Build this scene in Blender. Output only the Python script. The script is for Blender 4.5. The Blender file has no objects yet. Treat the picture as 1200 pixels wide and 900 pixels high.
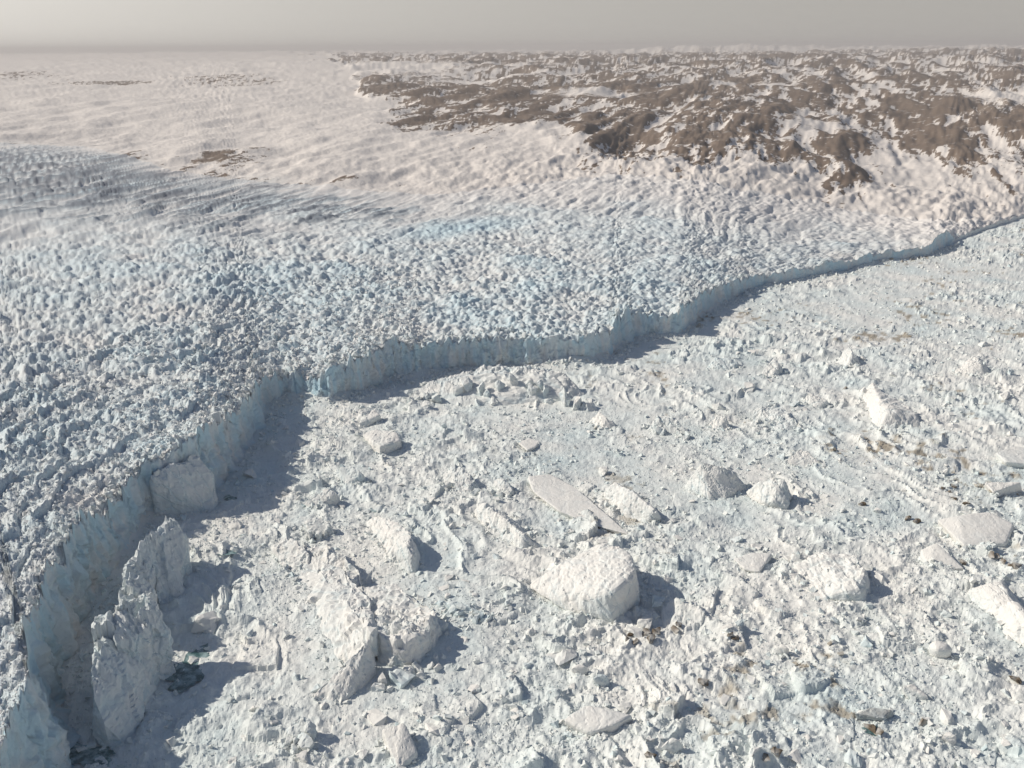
import bpy, bmesh, math, random
import numpy as np
R = math.radians
sc = bpy.context.scene
C = sc.collection

# ---------------------------------------------------------------- camera
H = 500.0                      # metres above the fjord
FPX = 1039.0                   # focal length in photo pixels (photo 1200 x 900)
PITCH, ROLL = R(20.7), R(0.36)
_r = np.array([1., 0, 0]); FWD = np.array([0, math.cos(PITCH), -math.sin(PITCH)]); _u = np.array([0, math.sin(PITCH), math.cos(PITCH)])
UP = _u*math.cos(ROLL) + _r*math.sin(ROLL); RT = _r*math.cos(ROLL) - _u*math.sin(ROLL)
cd = bpy.data.cameras.new('camera'); cam = bpy.data.objects.new('camera', cd); C.objects.link(cam)
cd.sensor_width = 36; cd.lens = 36*FPX/1200; cd.clip_start = 1; cd.clip_end = 200000
from mathutils import Matrix, Vector
cam.matrix_world = Matrix(((RT[0], UP[0], -FWD[0], 0), (RT[1], UP[1], -FWD[1], 0), (RT[2], UP[2], -FWD[2], H), (0, 0, 0, 1)))
sc.camera = cam

# ---------------------------------------------------------------- light
SUN_EL, SUN_AZ = R(37), R(-83)          # azimuth from +Y towards +X: the sun stands left and a little beyond
sd = np.array([math.cos(SUN_EL)*math.sin(SUN_AZ), math.cos(SUN_EL)*math.cos(SUN_AZ), math.sin(SUN_EL)])
sl = bpy.data.lights.new('sun', 'SUN'); sun = bpy.data.objects.new('sun', sl); C.objects.link(sun)
sl.energy = 3.7; sl.angle = R(0.53); sl.color = (1.0, 0.92, 0.80)
sun.rotation_euler = Vector(sd).to_track_quat('Z', 'Y').to_euler(); sun.location = (-3000, 900, 3000)
w = bpy.data.worlds.new('World'); sc.world = w; w.use_nodes = True
nt = w.node_tree; nt.nodes.clear()
N = nt.nodes.new; L = nt.links.new
out = N('ShaderNodeOutputWorld'); bg = N('ShaderNodeBackground'); sky = N('ShaderNodeTexSky')
sky.sky_type = 'NISHITA'; sky.sun_disc = False; sky.sun_elevation = SUN_EL; sky.sun_rotation = SUN_AZ
sky.air_density = 1.0; sky.dust_density = 1.0; sky.ozone_density = 1.0; sky.altitude = 500
hsv = N('ShaderNodeHueSaturation'); hsv.inputs['Saturation'].default_value = 0.10; hsv.inputs['Value'].default_value = 1.40
warm = N('ShaderNodeMix'); warm.data_type = 'RGBA'; warm.blend_type = 'MULTIPLY'; warm.inputs[0].default_value = 1; warm.inputs[7].default_value = (1.0, 0.945, 0.87, 1)
tc = N('ShaderNodeTexCoord'); sep = N('ShaderNodeSeparateXYZ'); mr = N('ShaderNodeMapRange'); mr.interpolation_type = 'SMOOTHSTEP'
mr.inputs[1].default_value = 0.05; mr.inputs[2].default_value = 0.24          # a hazy layer all round the horizon
mx = N('ShaderNodeMix'); mx.data_type = 'RGBA'
mz = N('ShaderNodeMath'); mz.operation = 'MAXIMUM'; mz.inputs[1].default_value = 0.09; cmb = N('ShaderNodeCombineXYZ')     # the haze layer is as bright at the horizon as just above it
L(tc.outputs['Generated'], sep.inputs[0]); L(sep.outputs[2], mz.inputs[0]); L(sep.outputs[0], cmb.inputs[0]); L(sep.outputs[1], cmb.inputs[1]); L(mz.outputs[0], cmb.inputs[2]); L(cmb.outputs[0], sky.inputs[0])
dot = N('ShaderNodeVectorMath'); dot.operation = 'DOT_PRODUCT'; dot.inputs[1].default_value = (math.sin(SUN_AZ), math.cos(SUN_AZ), 0)
fw = N('ShaderNodeMath'); fw.operation = 'MULTIPLY_ADD'; fw.inputs[1].default_value = 0.38; fw.inputs[2].default_value = 0.97     # haze scatters forwards: brighter towards the sun
fv = N('ShaderNodeVectorMath'); fv.operation = 'SCALE'
L(tc.outputs['Generated'], dot.inputs[0]); L(dot.outputs['Value'], fw.inputs[0]); L(fw.outputs[0], fv.inputs['Scale']); L(hsv.outputs[0], fv.inputs[0])
L(sky.outputs[0], hsv.inputs['Color']); L(fv.outputs[0], warm.inputs[6]); L(tc.outputs['Generated'], sep.inputs[0]); L(sep.outputs[2], mr.inputs[0])
L(mr.outputs[0], mx.inputs[0]); L(warm.outputs[2], mx.inputs[6]); L(sky.outputs[0], mx.inputs[7]); L(mx.outputs[2], bg.inputs[0]); L(bg.outputs[0], out.inputs[0])
bg.inputs[1].default_value = 0.064
sc.view_settings.view_transform = 'Standard'; sc.view_settings.look = 'None'; sc.view_settings.gamma = 1.0
sc.view_settings.use_curve_mapping = False; sc.view_settings.exposure = 0.14
sc.render.engine = 'CYCLES'; sc.cycles.use_denoising = True
sc.cycles.max_bounces = 5; sc.cycles.diffuse_bounces = 3; sc.cycles.volume_bounces = 0

# ---------------------------------------------------------------- helpers: pixels to places
def ray(px, py): return FWD + RT*((px-600)/FPX) + UP*((450-py)/FPX)
def P(px, py, z=0.0):
    d = ray(px, py); t = (z-H)/d[2]
    return np.array([d[0]*t, d[1]*t, z])
def azr(px, py, z=0.0):
    p = P(px, py, z); return math.atan2(p[0], p[1]), math.hypot(p[0], p[1])

# ---------------------------------------------------------------- helpers: noise
def hsh(ix, iy, seed):
    h = (ix.astype(np.int64)*374761393 + iy.astype(np.int64)*668265263 + seed*974711) & 0xffffffff
    h = ((h ^ (h >> 13))*1274126177) & 0xffffffff
    h = ((h ^ (h >> 16))*2246822519) & 0xffffffff
    h = h ^ (h >> 15)
    return (h & 0xffffff).astype(np.float64)/16777216.0
def vnoise(x, y, seed=0):
    ix = np.floor(x); iy = np.floor(y); fx = x-ix; fy = y-iy
    fx = fx*fx*fx*(fx*(fx*6-15)+10); fy = fy*fy*fy*(fy*(fy*6-15)+10)
    a = hsh(ix, iy, seed); b = hsh(ix+1, iy, seed); c = hsh(ix, iy+1, seed); d = hsh(ix+1, iy+1, seed)
    return ((a+(b-a)*fx)*(1-fy) + (c+(d-c)*fx)*fy)*2-1
def fbm(x, y, seed=0, oc=4, gain=0.5):
    s = 0; a = 1; t = 0
    for k in range(oc):
        cs, sn = math.cos(k*1.1+seed), math.sin(k*1.1+seed); f = 2.03**k
        s = s + a*vnoise((x*cs-y*sn)*f+17.3*k, (x*sn+y*cs)*f-9.1*k, seed+k*31); t += a; a *= gain
    return s/t*1.5
def plates(x, y, cell, seed, tilt=1.0):
    """Voronoi plates: each cell is a block with a height and a tilt of its own. Returns height about -1..1, edge distance, cell random"""
    x = x/cell; y = y/cell; ix = np.floor(x); iy = np.floor(y)
    f1 = np.full(x.shape, 9.0); f2 = f1.copy(); bx = np.zeros_like(x); by = bx.copy(); dx = bx.copy(); dy = bx.copy()
    for oy in (-1, 0, 1):
        for ox in (-1, 0, 1):
            cx = ix+ox; cy = iy+oy
            ddx = x-(cx+0.1+0.8*hsh(cx, cy, seed)); ddy = y-(cy+0.1+0.8*hsh(cx, cy, seed+1))
            d = ddx*ddx+ddy*ddy
            m = d < f1
            f2 = np.where(m, f1, np.minimum(f2, d)); f1 = np.where(m, d, f1)
            bx = np.where(m, cx, bx); by = np.where(m, cy, by); dx = np.where(m, ddx, dx); dy = np.where(m, ddy, dy)
    rnd = hsh(bx, by, seed+2)
    g1 = hsh(bx, by, seed+3)*2-1; g2 = hsh(bx, by, seed+4)*2-1
    h = rnd*2-1 + tilt*2.0*(g1*dx+g2*dy)
    return h, np.sqrt(f2)-np.sqrt(f1), rnd
def sst(a, b, x):
    t = np.clip((x-a)/(b-a), 0, 1); return t*t*(3-2*t)

# ---------------------------------------------------------------- helpers: meshes and materials
def mesh_np(name, V, F, attrs=None, mat=None, smooth=False):
    """F: (n,3) or (n,4) int array"""
    me = bpy.data.meshes.new(name); k = F.shape[1]
    me.vertices.add(len(V)); me.vertices.foreach_set('co', np.ascontiguousarray(V, dtype=np.float32).ravel())
    me.loops.add(F.size); me.loops.foreach_set('vertex_index', np.ascontiguousarray(F, dtype=np.int32).ravel())
    me.polygons.add(len(F)); me.polygons.foreach_set('loop_start', np.arange(0, F.size, k, dtype=np.int32))
    me.polygons.foreach_set('loop_total', np.full(len(F), k, dtype=np.int32))
    me.polygons.foreach_set('use_smooth', np.full(len(F), smooth, dtype=bool))
    me.update(calc_edges=True)
    for an, av in (attrs or {}).items():
        a = me.attributes.new(an, 'FLOAT', 'POINT'); a.data.foreach_set('value', np.ascontiguousarray(av, dtype=np.float32).ravel())
    if mat: me.materials.append(mat)
    return me
def link(name, me, parent=None, loc=None):
    o = bpy.data.objects.new(name, me); C.objects.link(o)
    if parent: o.parent = parent
    if loc is not None: o.location = loc
    return o
def tag(o, label=None, cat=None, group=None, kind=None):
    if label: o['label'] = label
    if cat: o['category'] = cat
    if group: o['group'] = group
    if kind: o['kind'] = kind
    return o
def grid_faces(nr, nc, keep=None):
    i = np.arange(nr*nc).reshape(nr, nc)
    q = np.stack([i[:-1, :-1], i[:-1, 1:], i[1:, 1:], i[1:, :-1]], -1)
    if keep is not None: q = q[keep[:-1, :-1] & keep[:-1, 1:] & keep[1:, 1:] & keep[1:, :-1]]
    return q.reshape(-1, 4)
def compact(V, F, attrs):
    u, inv = np.unique(F, return_inverse=True)
    return V[u], inv.reshape(F.shape), {k: a[u] for k, a in attrs.items()}

SNOW = (0.80, 0.765, 0.725); ICE = (0.55, 0.655, 0.69); DIRT = (0.30, 0.25, 0.18); ROCK = (0.185, 0.140, 0.108)
def snow_mat(name, snow=SNOW, ice=ICE, dirt=DIRT, bump=0.5, bscale=0.35, rough=0.75, bdist=1.6, speck=False):
    """mixes packed snow with bare ice by the point attribute 'ice' and with silt or rock by 'dirt'"""
    m = bpy.data.materials.new(name); m.use_nodes = True; t = m.node_tree; b = t.nodes['Principled BSDF']
    n = t.nodes.new; l = t.links.new
    def attr(an):
        a = n('ShaderNodeAttribute'); a.attribute_name = an; return a.outputs['Fac']
    geo = n('ShaderNodeNewGeometry')
    nz = n('ShaderNodeTexNoise'); nz.inputs['Scale'].default_value = 0.05; nz.inputs['Detail'].default_value = 6; nz.inputs['Roughness'].default_value = 0.7
    l(geo.outputs['Position'], nz.inputs['Vector'])
    var = n('ShaderNodeMix'); var.data_type = 'RGBA'; var.inputs[6].default_value = (*[c*0.90 for c in snow], 1); var.inputs[7].default_value = (*[min(.9, c*1.08) for c in snow], 1)
    l(nz.outputs['Fac'], var.inputs[0])
    m1 = n('ShaderNodeMix'); m1.data_type = 'RGBA'; m1.inputs[7].default_value = (*ice, 1); l(var.outputs[2], m1.inputs[6]); l(attr('ice'), m1.inputs[0])
    m2 = n('ShaderNodeMix'); m2.data_type = 'RGBA'; m2.inputs[7].default_value = (*dirt, 1); l(m1.outputs[2], m2.inputs[6]); 
    dv = attr('dirt')
    if speck:                                               # snow lies in the cracks of the rock, rock shows through thin snow
        mp = n('ShaderNodeMapping'); mp.inputs['Rotation'].default_value = (0, 0, R(-71)); mp.inputs['Scale'].default_value = (0.28, 1.0, 1.0)
        ns = n('ShaderNodeTexNoise'); ns.inputs['Scale'].default_value = 0.04; ns.inputs['Detail'].default_value = 6; ns.inputs['Roughness'].default_value = 0.72
        l(geo.outputs['Position'], mp.inputs[0]); l(mp.outputs[0], ns.inputs['Vector'])
        ma = n('ShaderNodeMath'); ma.operation = 'MULTIPLY_ADD'; ma.inputs[1].default_value = 3.6; ma.inputs[2].default_value = -1.8; l(ns.outputs['Fac'], ma.inputs[0])
        md = n('ShaderNodeMath'); md.operation = 'ADD'; l(ma.outputs[0], md.inputs[0]); l(dv, md.inputs[1])
        mm = n('ShaderNodeMapRange'); mm.inputs[1].default_value = 0.38; mm.inputs[2].default_value = 0.62; l(md.outputs[0], mm.inputs[0])
        mk = n('ShaderNodeMapRange'); mk.inputs[1].default_value = 0.02; mk.inputs[2].default_value = 0.25; l(dv, mk.inputs[0])
        mw = n('ShaderNodeMath'); mw.operation = 'MULTIPLY'; l(mm.outputs[0], mw.inputs[0]); l(mk.outputs[0], mw.inputs[1]); dv = mw.outputs[0]
    l(dv, m2.inputs[0])
    l(m2.outputs[2], b.inputs['Base Color'])
    b.inputs['Roughness'].default_value = rough; b.inputs['Specular IOR Level'].default_value = 0.25
    if bump:
        nb = n('ShaderNodeTexNoise'); nb.inputs['Scale'].default_value = bscale; nb.inputs['Detail'].default_value = 5; nb.inputs['Roughness'].default_value = 0.65
        l(geo.outputs['Position'], nb.inputs['Vector'])
        bp = n('ShaderNodeBump'); bp.inputs['Strength'].default_value = bump; bp.inputs['Distance'].default_value = bdist
        l(nb.outputs['Fac'], bp.inputs['Height']); l(bp.outputs[0], b.inputs['Normal'])
    return m
M_MEL = snow_mat('fjord_ice', snow=(0.785, 0.783, 0.752), ice=(0.48, 0.65, 0.70)); M_GLA = snow_mat('glacier_ice', snow=(0.785, 0.752, 0.722), dirt=(0.20, 0.215, 0.25), ice=(0.50, 0.685, 0.77), bump=0.8)
M_BERG = snow_mat('berg_ice', dirt=(0.13, 0.10, 0.07), snow=(0.79, 0.775, 0.74), bump=0.4, bscale=0.3); M_LAND = snow_mat('land_snow', snow=(0.755, 0.702, 0.655), dirt=ROCK, bump=0.7, bscale=0.025, bdist=9, speck=True)

# ---------------------------------------------------------------- the glacier front, traced on the fjord level
BASE = [(58, 905), (52, 830), (72, 752), (113, 678), (144, 637), (170, 608), (228, 585), (262, 550), (300, 503), (311, 478), (334, 468), (358, 467),
        (386, 469), (420, 460), (460, 443), (550, 432), (600, 427), (677, 425), (712, 418), (724, 404), (740, 396), (793, 390), (833, 362), (880, 338),
        (923, 331), (987, 318), (1033, 307), (1083, 300), (1110, 288), (1122, 282), (1170, 264), (1200, 255), (1260, 236)]
TOP = [(-10, 815), (17, 779), (39, 717), (54, 670), (97, 620), (128, 589), (171, 554), (200, 530), (240, 497), (290, 470), (306, 450), (318, 441), (332, 454), (368, 446),
       (382, 433), (420, 424), (467, 402), (533, 403), (607, 394), (673, 397), (715, 390), (722, 374), (783, 372), (797, 360), (857, 331), (877, 326),
       (920, 319), (967, 309), (1033, 297), (1083, 289), (1108, 271), (1120, 279), (1170, 261), (1200, 252.5), (1260, 233)]
_b = sorted(azr(*p) for p in BASE)
fa = np.array([R(-60), R(-46), R(-38)] + [a for a, r in _b] + [R(44)]); fr = np.array([330., 410., 500.] + [r for a, r in _b] + [_b[-1][1]*1.45])
_o = np.argsort(fa); fa, fr = fa[_o], fr[_o]
def rfront0(a): return np.interp(a, fa, fr)
_t = []
for px, py in TOP:
    d = ray(px, py); a = math.atan2(d[0], d[1]); _t.append((a, min(80.0, max(36.0 if R(-16.3) < a < R(-11) else 2.0, H + rfront0(a)*d[2]/math.hypot(d[0], d[1])))))
_t.sort(); ta = np.array([a for a, z in _t]); tz = np.array([z for a, z in _t])
# columns: fine wherever the picture or the front needs it
AZ0, AZ1 = R(-46), R(44)
_a = np.linspace(AZ0, AZ1, 6000); _rf = rfront0(_a)
_arc = np.hypot(np.gradient(_rf, _a), _rf)/np.hypot(_rf, H)*FPX                       # front pixels per radian
_wt = np.where((_a > R(-37.5)) & (_a < R(36)), np.maximum(FPX*0.68, np.minimum(_arc*0.36, 1300)), 220.)
_cw = np.concatenate([[0], np.cumsum(_wt[:-1]*np.diff(_a))])
NC = int(_cw[-1]); AZ = np.interp(np.linspace(0, _cw[-1], NC), _cw, _a)
_p = np.stack([rfront0(AZ)*np.sin(AZ), rfront0(AZ)*np.cos(AZ)], 1)
S = np.concatenate([[0], np.cumsum(np.hypot(*np.diff(_p, axis=0).T))])                # metres along the front
_nx = fbm(S/75, S*0+3.3, 8, 4, .55)*9 + 2.2*(hsh(np.floor(S/47+0.6*vnoise(S/31, S*0, 5)), S*0, 6)*2-1)
RF = rfront0(AZ) + _nx*np.clip(rfront0(AZ)/1100, 0.5, 1.3)*np.where(AZ > R(27.5), 0.25, 1)
ZC = np.interp(AZ, ta, tz)
def smooth(q, n): return np.convolve(np.pad(q, n, mode='edge'), np.hanning(2*n+3)[1:-1]/np.hanning(2*n+3).sum(), 'valid')
RF_s = smooth(RF, 20); RF_w = smooth(RF, 110); ZC_w = smooth(ZC, 90)
def rfront(a): return np.interp(a, AZ, RF)
def zcrest(a): return np.interp(a, AZ, ZC)
print('columns', NC, 'front height', ZC.min(), ZC.max(), 'range', RF.min(), RF.max())

# ---------------------------------------------------------------- heights
ZPr = [0, 1500, 2200, 2800, 3400, 6000, 12000, 25000, 45000, 70000]
ZPz = [78, 84, 98, 125, 158, 232, 330, 425, 478, 460]
def zprof(r, a=-1.0):
    t = sst(R(11), R(25), np.asarray(a, float))
    return np.interp(r, ZPr, ZPz)*(1-t) + np.interp(r, [0, 1800, 2600, 3200, 4200, 6000, 12000, 25000, 45000, 70000], [40, 40, 30, 38, 90, 190, 330, 425, 478, 460])*t
def on_profile(px, py):
    d = ray(px, py); k = d[2]/math.hypot(d[0], d[1]); a = math.atan2(d[0], d[1])
    rr = np.geomspace(600, 60000, 4000); i = np.argmax(H+rr*k < zprof(rr, a))
    return a, (rr[i] if i else 60000.)
def curve_r(pts):
    q = sorted(on_profile(*p) for p in pts); return np.array([a for a, r in q]), np.array([r for a, r in q])
GB = curve_r([(-60, 168), (0, 166), (100, 172), (200, 200), (300, 213), (420, 222), (520, 226), (620, 214), (720, 205), (850, 215), (960, 232), (1050, 252), (1100, 258), (1150, 252), (1230, 236)])
HB = curve_r([(-60, 60.5), (330, 60.3), (345, 63), (385, 66), (408, 80), (420, 106), (462, 134), (510, 152), (600, 160), (660, 172), (720, 192), (790, 200), (850, 194), (930, 200), (990, 214), (1060, 218), (1130, 214), (1230, 220)])
def rback(a): return np.maximum(np.interp(a, *GB), rfront(a)+25)
RH_s = np.exp(smooth(np.log(np.interp(AZ, *HB)), 14))
def rhill(a): return np.interp(a, AZ, RH_s)
ROCK_SHADE_PATCH = [(*on_profile(258, 93), 0.055, 0.16), (*on_profile(262, 186), 0.055, 0.09), (*on_profile(150, 186), 0.03, 0.05), (*on_profile(205, 205), 0.09, 0.035),
         (*on_profile(330, 217), 0.12, 0.02), (*on_profile(25, 89), 0.05, 0.10), (*on_profile(130, 97), 0.06, 0.06)]   # azimuth, range, half-widths; rock, and shaded far-left snow painted in rock colour
LAKE = on_profile(1195, 113)
def terrain(a, r):
    """height of glacier and land, and the shares of bare ice and rock, for azimuth a and range r from the foot of the camera"""
    x = r*np.sin(a); y = r*np.cos(a); d = r-rfront(a); rb = np.interp(a, *GB)
    rw = np.interp(a, AZ, RF_w); zw = np.interp(a, AZ, ZC_w); dw = np.maximum(r-rw, 0)
    z = zprof(r, a) + (zw-zprof(rw, a))*np.exp(-(dw/800)**2) + (zcrest(a)-zw)*np.exp(-np.maximum(d, 0)/45)
    wob = fbm(x/180, y/180, 3, 3)
    g = 1-sst(0.80, 1.06, r/rb + 0.05*wob)                                              # 1 on the broken glacier
    far = sst(1850, 2800, r + 300*wob)                                                  # towards the smoother upper glacier
    amp = g*(1-sst(R(26.3), R(28.5), a)*(1-0.6*np.clip(d/300, 0, 1)))
    near = 1-sst(700, 1150, r)
    xa = x*0.94+y*0.34; ya = -x*0.34+y*0.94
    p1, e1, r1 = plates(xa/1.45+9*wob, ya+9*vnoise(x/60, y/60, 6), 13, 11, 0.8)
    p2, e2, r2 = plates(x, y, 7, 21, 1.0)
    p3, e3, r3 = plates(x, y, 4.6, 41, 1.0)
    # crevasse ridges of the upper glacier
    ca, sa = math.cos(R(62)), math.sin(R(62)); u = x*ca+y*sa; v = -x*sa+y*ca
    wf = fbm(x/420, y/420, 77, 3)
    st, es, rs = plates(u/3.2+8*wob, v+26*wf, 19, 51, 0.8)
    st2 = fbm(u/120+0.6*wf, v/24+1.5*wf, 61, 4)
    wav = fbm(x/95, y/95, 71, 4)
    bil = np.abs(fbm(x/30, y/30, 73, 5, .6))
    m2 = 1-sst(1700, 2600, r); m3 = 1-sst(650, 1100, r)
    ser = p1*(2.1-0.7*near) - 2.0*(1-sst(0, 0.22, e1))*(1-0.6*near) + p2*(0.6+1.3*m2-0.8*near) + p3*0.8*m3 + wav*(5.0-1.5*near) + bil*(8-4.5*near) + fbm(x/46, y/46, 75, 5, .62)*3.5*(1-.5*near)
    stk = st*3.8 + st2*8.5 - 2.2*(1-sst(0, .25, es)) + 2.5*wav
    gr = fbm(x/8, y/15, 79, 3, .7)*sst(900, 1500, r)*(2.2-0.7*far)
    z = z + amp*(ser*(1-far) + stk*far + gr)
    z = z + amp*np.exp(-np.maximum(d, 0)/22)*(plates(x, y, 10, 95, 1.0)[0]*6.0 + fbm(x/24, y/24, 96, 3)*7)*np.clip(zcrest(a)/50, .1, 1)   # torn crest
    # terraces of the torn left part: long scarps that step down towards the front
    tm = sst(R(-7), R(-14), a)*sst(20, 110, d)*(1-sst(480, 760, d + 130*vnoise(x/120, y/120, 90)))
    ph = d/75 + 1.5*fbm(x/190, y/190, 91, 5) + (a+0.5)*2.6
    saw = ph-np.floor(ph)
    tz_ = (np.minimum(saw/0.10, (1-saw)/0.90)-0.5)
    tsc = 0.08+0.92*sst(-.05, .4, vnoise(np.floor(ph)*3.1+x/75, y/75, 92))
    z = z + tm*tz_*10*tsc
    ice = g*(0.37 - 0.22*far + 0.12*sst(0.5, 0.95, r1)*(1-far) + 0.20*wav*(1-far) - 0.10*near)
    ice = np.maximum(ice, tm*0.45*sst(0.14, 0.02, saw)*tsc)
    # bare grey-blue ice on the upper left, and a tongue of it in the middle
    bl = sst(1.03, 0.92, r/rb + 0.07*st2 + 0.03*wob)*sst(0.60+0.24*sst(R(-30), R(-7), a), 0.76+0.20*sst(R(-30), R(-7), a), r/rb + 0.08*st2 - 0.04*wob)*sst(R(-3), R(-9), a+0.05*wob)
    am, rm = on_profile(540, 262)
    bl2 = np.exp(-(((a-am)/0.11)**2 + (((r-rm)/rm-0.45*(a-am))/0.05)**2))*0.7
    ice = np.clip(np.maximum(ice, bl*(0.45+0.45*st2) + bl2*1.1), 0, 1)
    st3 = fbm(u/170+wf, v/10+2*wf, 65, 4, .65)
    z = z + bl*st3*3.0
    rock = bl*np.clip(0.78+0.7*st2+1.1*st3+0.12*wob+0.4*sst(.93, 1.02, r/rb)*sst(-.2, .5, st2), 0, .9)
    # snowfields beyond
    land = 1-g; far2 = sst(6000, 20000, r)
    z = z + land*((fbm(x/420, y/700, 101, 4)*20 + (fbm(x/60, y/150, 103, 3)*2.6 + fbm(u/260, v/70, 104, 5, .6)*11.0)*(1-far2))*sst(0, 400, r-rb*0.95) + far2*fbm(x/1600, y/4200, 105, 4)*40*sst(0.1, -.2, a-0.1))
    lump = (fbm(u/70+wf, v/26, 107, 5, .6)*9 + np.abs(fbm(x/30, y/60, 108, 4, .6))*8)*np.exp(-((r-rb*1.03)/(rb*0.24))**2)
    z = z + land*lump*(0.35+0.65*sst(R(-10), R(2), a))
    # rocky hills
    hr = (r-rhill(a))/rhill(a) + (0.05+0.27*sst(R(8), R(-2), a))*fbm(x/700, y/1500, 112, 4, .6)
    hm = sst(-0.04, 0.16, hr + 0.16*fbm(x/420, y/900, 111, 4))
    ca, sa = math.cos(R(70)), math.sin(R(70)); u = x*ca+y*sa; v = -x*sa+y*ca
    wx = fbm(x/1400, y/1400, 113, 3)
    rg = 1-np.abs(fbm(u/2000+0.5*wx, v/620, 115, 4, 0.5))*1.6
    fine = fbm(u/600+wx, v/120+wx, 117, 5, 0.66)
    fine2 = fbm(u/190, v/42+2*wx, 119, 5, 0.8)
    rr_ = 1-2*np.abs(fbm(u/760, v/110+wx, 118, 4, .65))
    z = z + hm*((rg-0.35)*66*np.clip(r/9000, 0.6, 1.4) + fine*10 + rr_*9 + fine2*5.5)
    z = z + sst(16000, 30000, r)*(r < 50000)*sst(R(-14), R(0), a)*(fbm(x/3800, y/7000, 122, 5, .6)*170 + 40*sst(R(5), R(22), a))
    lk = np.exp(-(((a-LAKE[0])/0.045)**2 + ((r-LAKE[1])/(LAKE[1]*0.11))**2)**2)
    for vx, vy, wa_, wr_ in ((452, 82, .085, .20), (560, 92, .06, .05), (700, 112, .05, .035), (880, 100, .05, .04), (640, 78, .09, .05), (960, 150, .03, .03)):    # snow-filled valleys
        va, vr_ = on_profile(vx, vy); lk = np.maximum(lk, np.exp(-(((a-va)/wa_)**2 + ((r-vr_)/(vr_*wr_)-2.0*(a-va))**2)**2 + .25*fine2))
    lk = np.minimum(lk, 1)
    expo = fine*0.60 + fine2*0.85 + rr_*0.35 + (rg-0.35)*0.25 + 0.22*wx
    rk = sst(-0.14, 0.24, expo + 0.10*sst(9000, 4000, r) + 0.06 - 1.1*(1-sst(-0.10, 0.22, hr + 0.12*fbm(x/420, y/900, 111, 4))))*sst(-0.16, -0.02, hr)*(1-sst(14000, 30000, r)*0.75)*(1-lk)
    for pa, pr, wa, wr in ROCK_SHADE_PATCH:
        q = np.exp(-(((a-pa)/wa)**2 + ((r-pr)/(pr*wr))**2))
        rk = np.maximum(rk, 0.85*sst(0.45, 0.85, q*0.75 + 0.55*fine2 + 0.30*fine)*sst(0.12, 0.3, q))  # far-left patches put painted shade into the rock share
        z = z + q*fine2*5
    # a thin dark line along the shore on the right, where land meets the fjord
    rk = np.maximum(rk, 0.55*sst(R(27.3), R(27.8), a)*sst(30, 8, d)*sst(-0.5, 0.3, fbm(x/40, y/40, 121, 3)))
    return z, ice, np.maximum(rock, rk), hm
def soften(z, k, m=1.0):
    """rounds the relief a little along the sheet, as thaw and drifting snow do"""
    q = np.pad(z, 1, mode='edge')
    bz = (q[:-2, 1:-1]+q[2:, 1:-1]+q[1:-1, :-2]+q[1:-1, 2:])*0.16 + (q[:-2, :-2]+q[2:, 2:]+q[:-2, 2:]+q[2:, :-2])*0.06 + q[1:-1, 1:-1]*0.12
    return z + (bz-z)*k*m

# ---------------------------------------------------------------- glacier: cliff and broken top in one grid of real relief
EDGE = np.clip(ZC/45, 0.06, 1.5)
NCL, NG = 52, 335
_tx = np.gradient(RF_s*np.sin(AZ), S); _ty = np.gradient(RF_s*np.cos(AZ), S); _ln = np.hypot(_tx, _ty); NXo, NYo = _ty/_ln, -_tx/_ln
rows_x, rows_y, rows_z, rows_i, rows_d = [], [], [], [], []
zc0, _, _, _ = terrain(AZ, RF+2.0)
v0 = S/1.0
for j in range(NCL):
    v = j/NCL; zz = -4 + v*(zc0+4)
    flute = -np.abs(vnoise(S/8, np.full_like(S, v*1.4), 201))*4.5 + 1.6 - np.abs(vnoise(S/3.4, np.full_like(S, v*2.6), 221))*1.8 + vnoise(S/2.6, zz/5, 205)*0.8 + vnoise(S/2.0, zz/2.6, 215)*0.55 + vnoise(S/21, zz/30, 202)*2.4 + plates(S*1.2, zz*0.55, 13, 203, 0.9)[0]*1.7 + plates(S*1.2, zz*0.7, 6, 213, 0.9)[0]*0.7
    flute = flute - 2.2*(1-sst(0, 0.10, plates(S, zz*0.45, 19, 217, 0.5)[1])) + vnoise(S/1.4, zz/1.9, 218)*0.4
    flute = flute + 3.4*plates(S, zz*0.22, 26, 223, 0.5)[0]*(1-v*.35)
    off = (1-v)**1.3*0.16*zc0 + flute*EDGE*np.sin(math.pi*min(1, v*0.8+0.2))**0.6 + 5*EDGE*(v < .12)*(0.12-v)/.12*(0.5+vnoise(S/14, S*0, 207))
    rows_x.append(RF*np.sin(AZ)+NXo*off); rows_y.append(RF*np.cos(AZ)+NYo*off); rows_z.append(zz)
    rows_i.append(np.clip(0.66+0.3*vnoise(S/23, zz/23, 219)+0.3*vnoise(S/5, np.full_like(S, v*2), 209)+0.2*(v-.4), 0, 1)*np.clip(EDGE*2, 0, 1)); rows_d.append(np.zeros(NC))
th_f = np.arctan((H-np.minimum(ZC, 90))/RF); rbk = rback(AZ); th_b = np.arctan((H-zprof(rbk, AZ))/rbk)
T = np.linspace(0, 1, NG)[:, None]; TH = th_f[None]*(1-T) + th_b[None]*T
zz_ = np.minimum(ZC, 90)[None]*(1-T)+zprof(rbk, AZ)[None]*T
RG = (H-zz_)/np.tan(TH); RG[0] = RF+2.0
AG = np.broadcast_to(AZ, RG.shape)
zg, ig, kg, _ = terrain(AG, RG)
zg = soften(zg, 0.35); zg[0] = zc0
X = np.vstack(rows_x+[RG*np.sin(AG)]); Y = np.vstack(rows_y+[RG*np.cos(AG)]); Z = np.vstack(rows_z+[zg]); I = np.vstack(rows_i+[ig]); D = np.vstack(rows_d+[kg])
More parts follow.
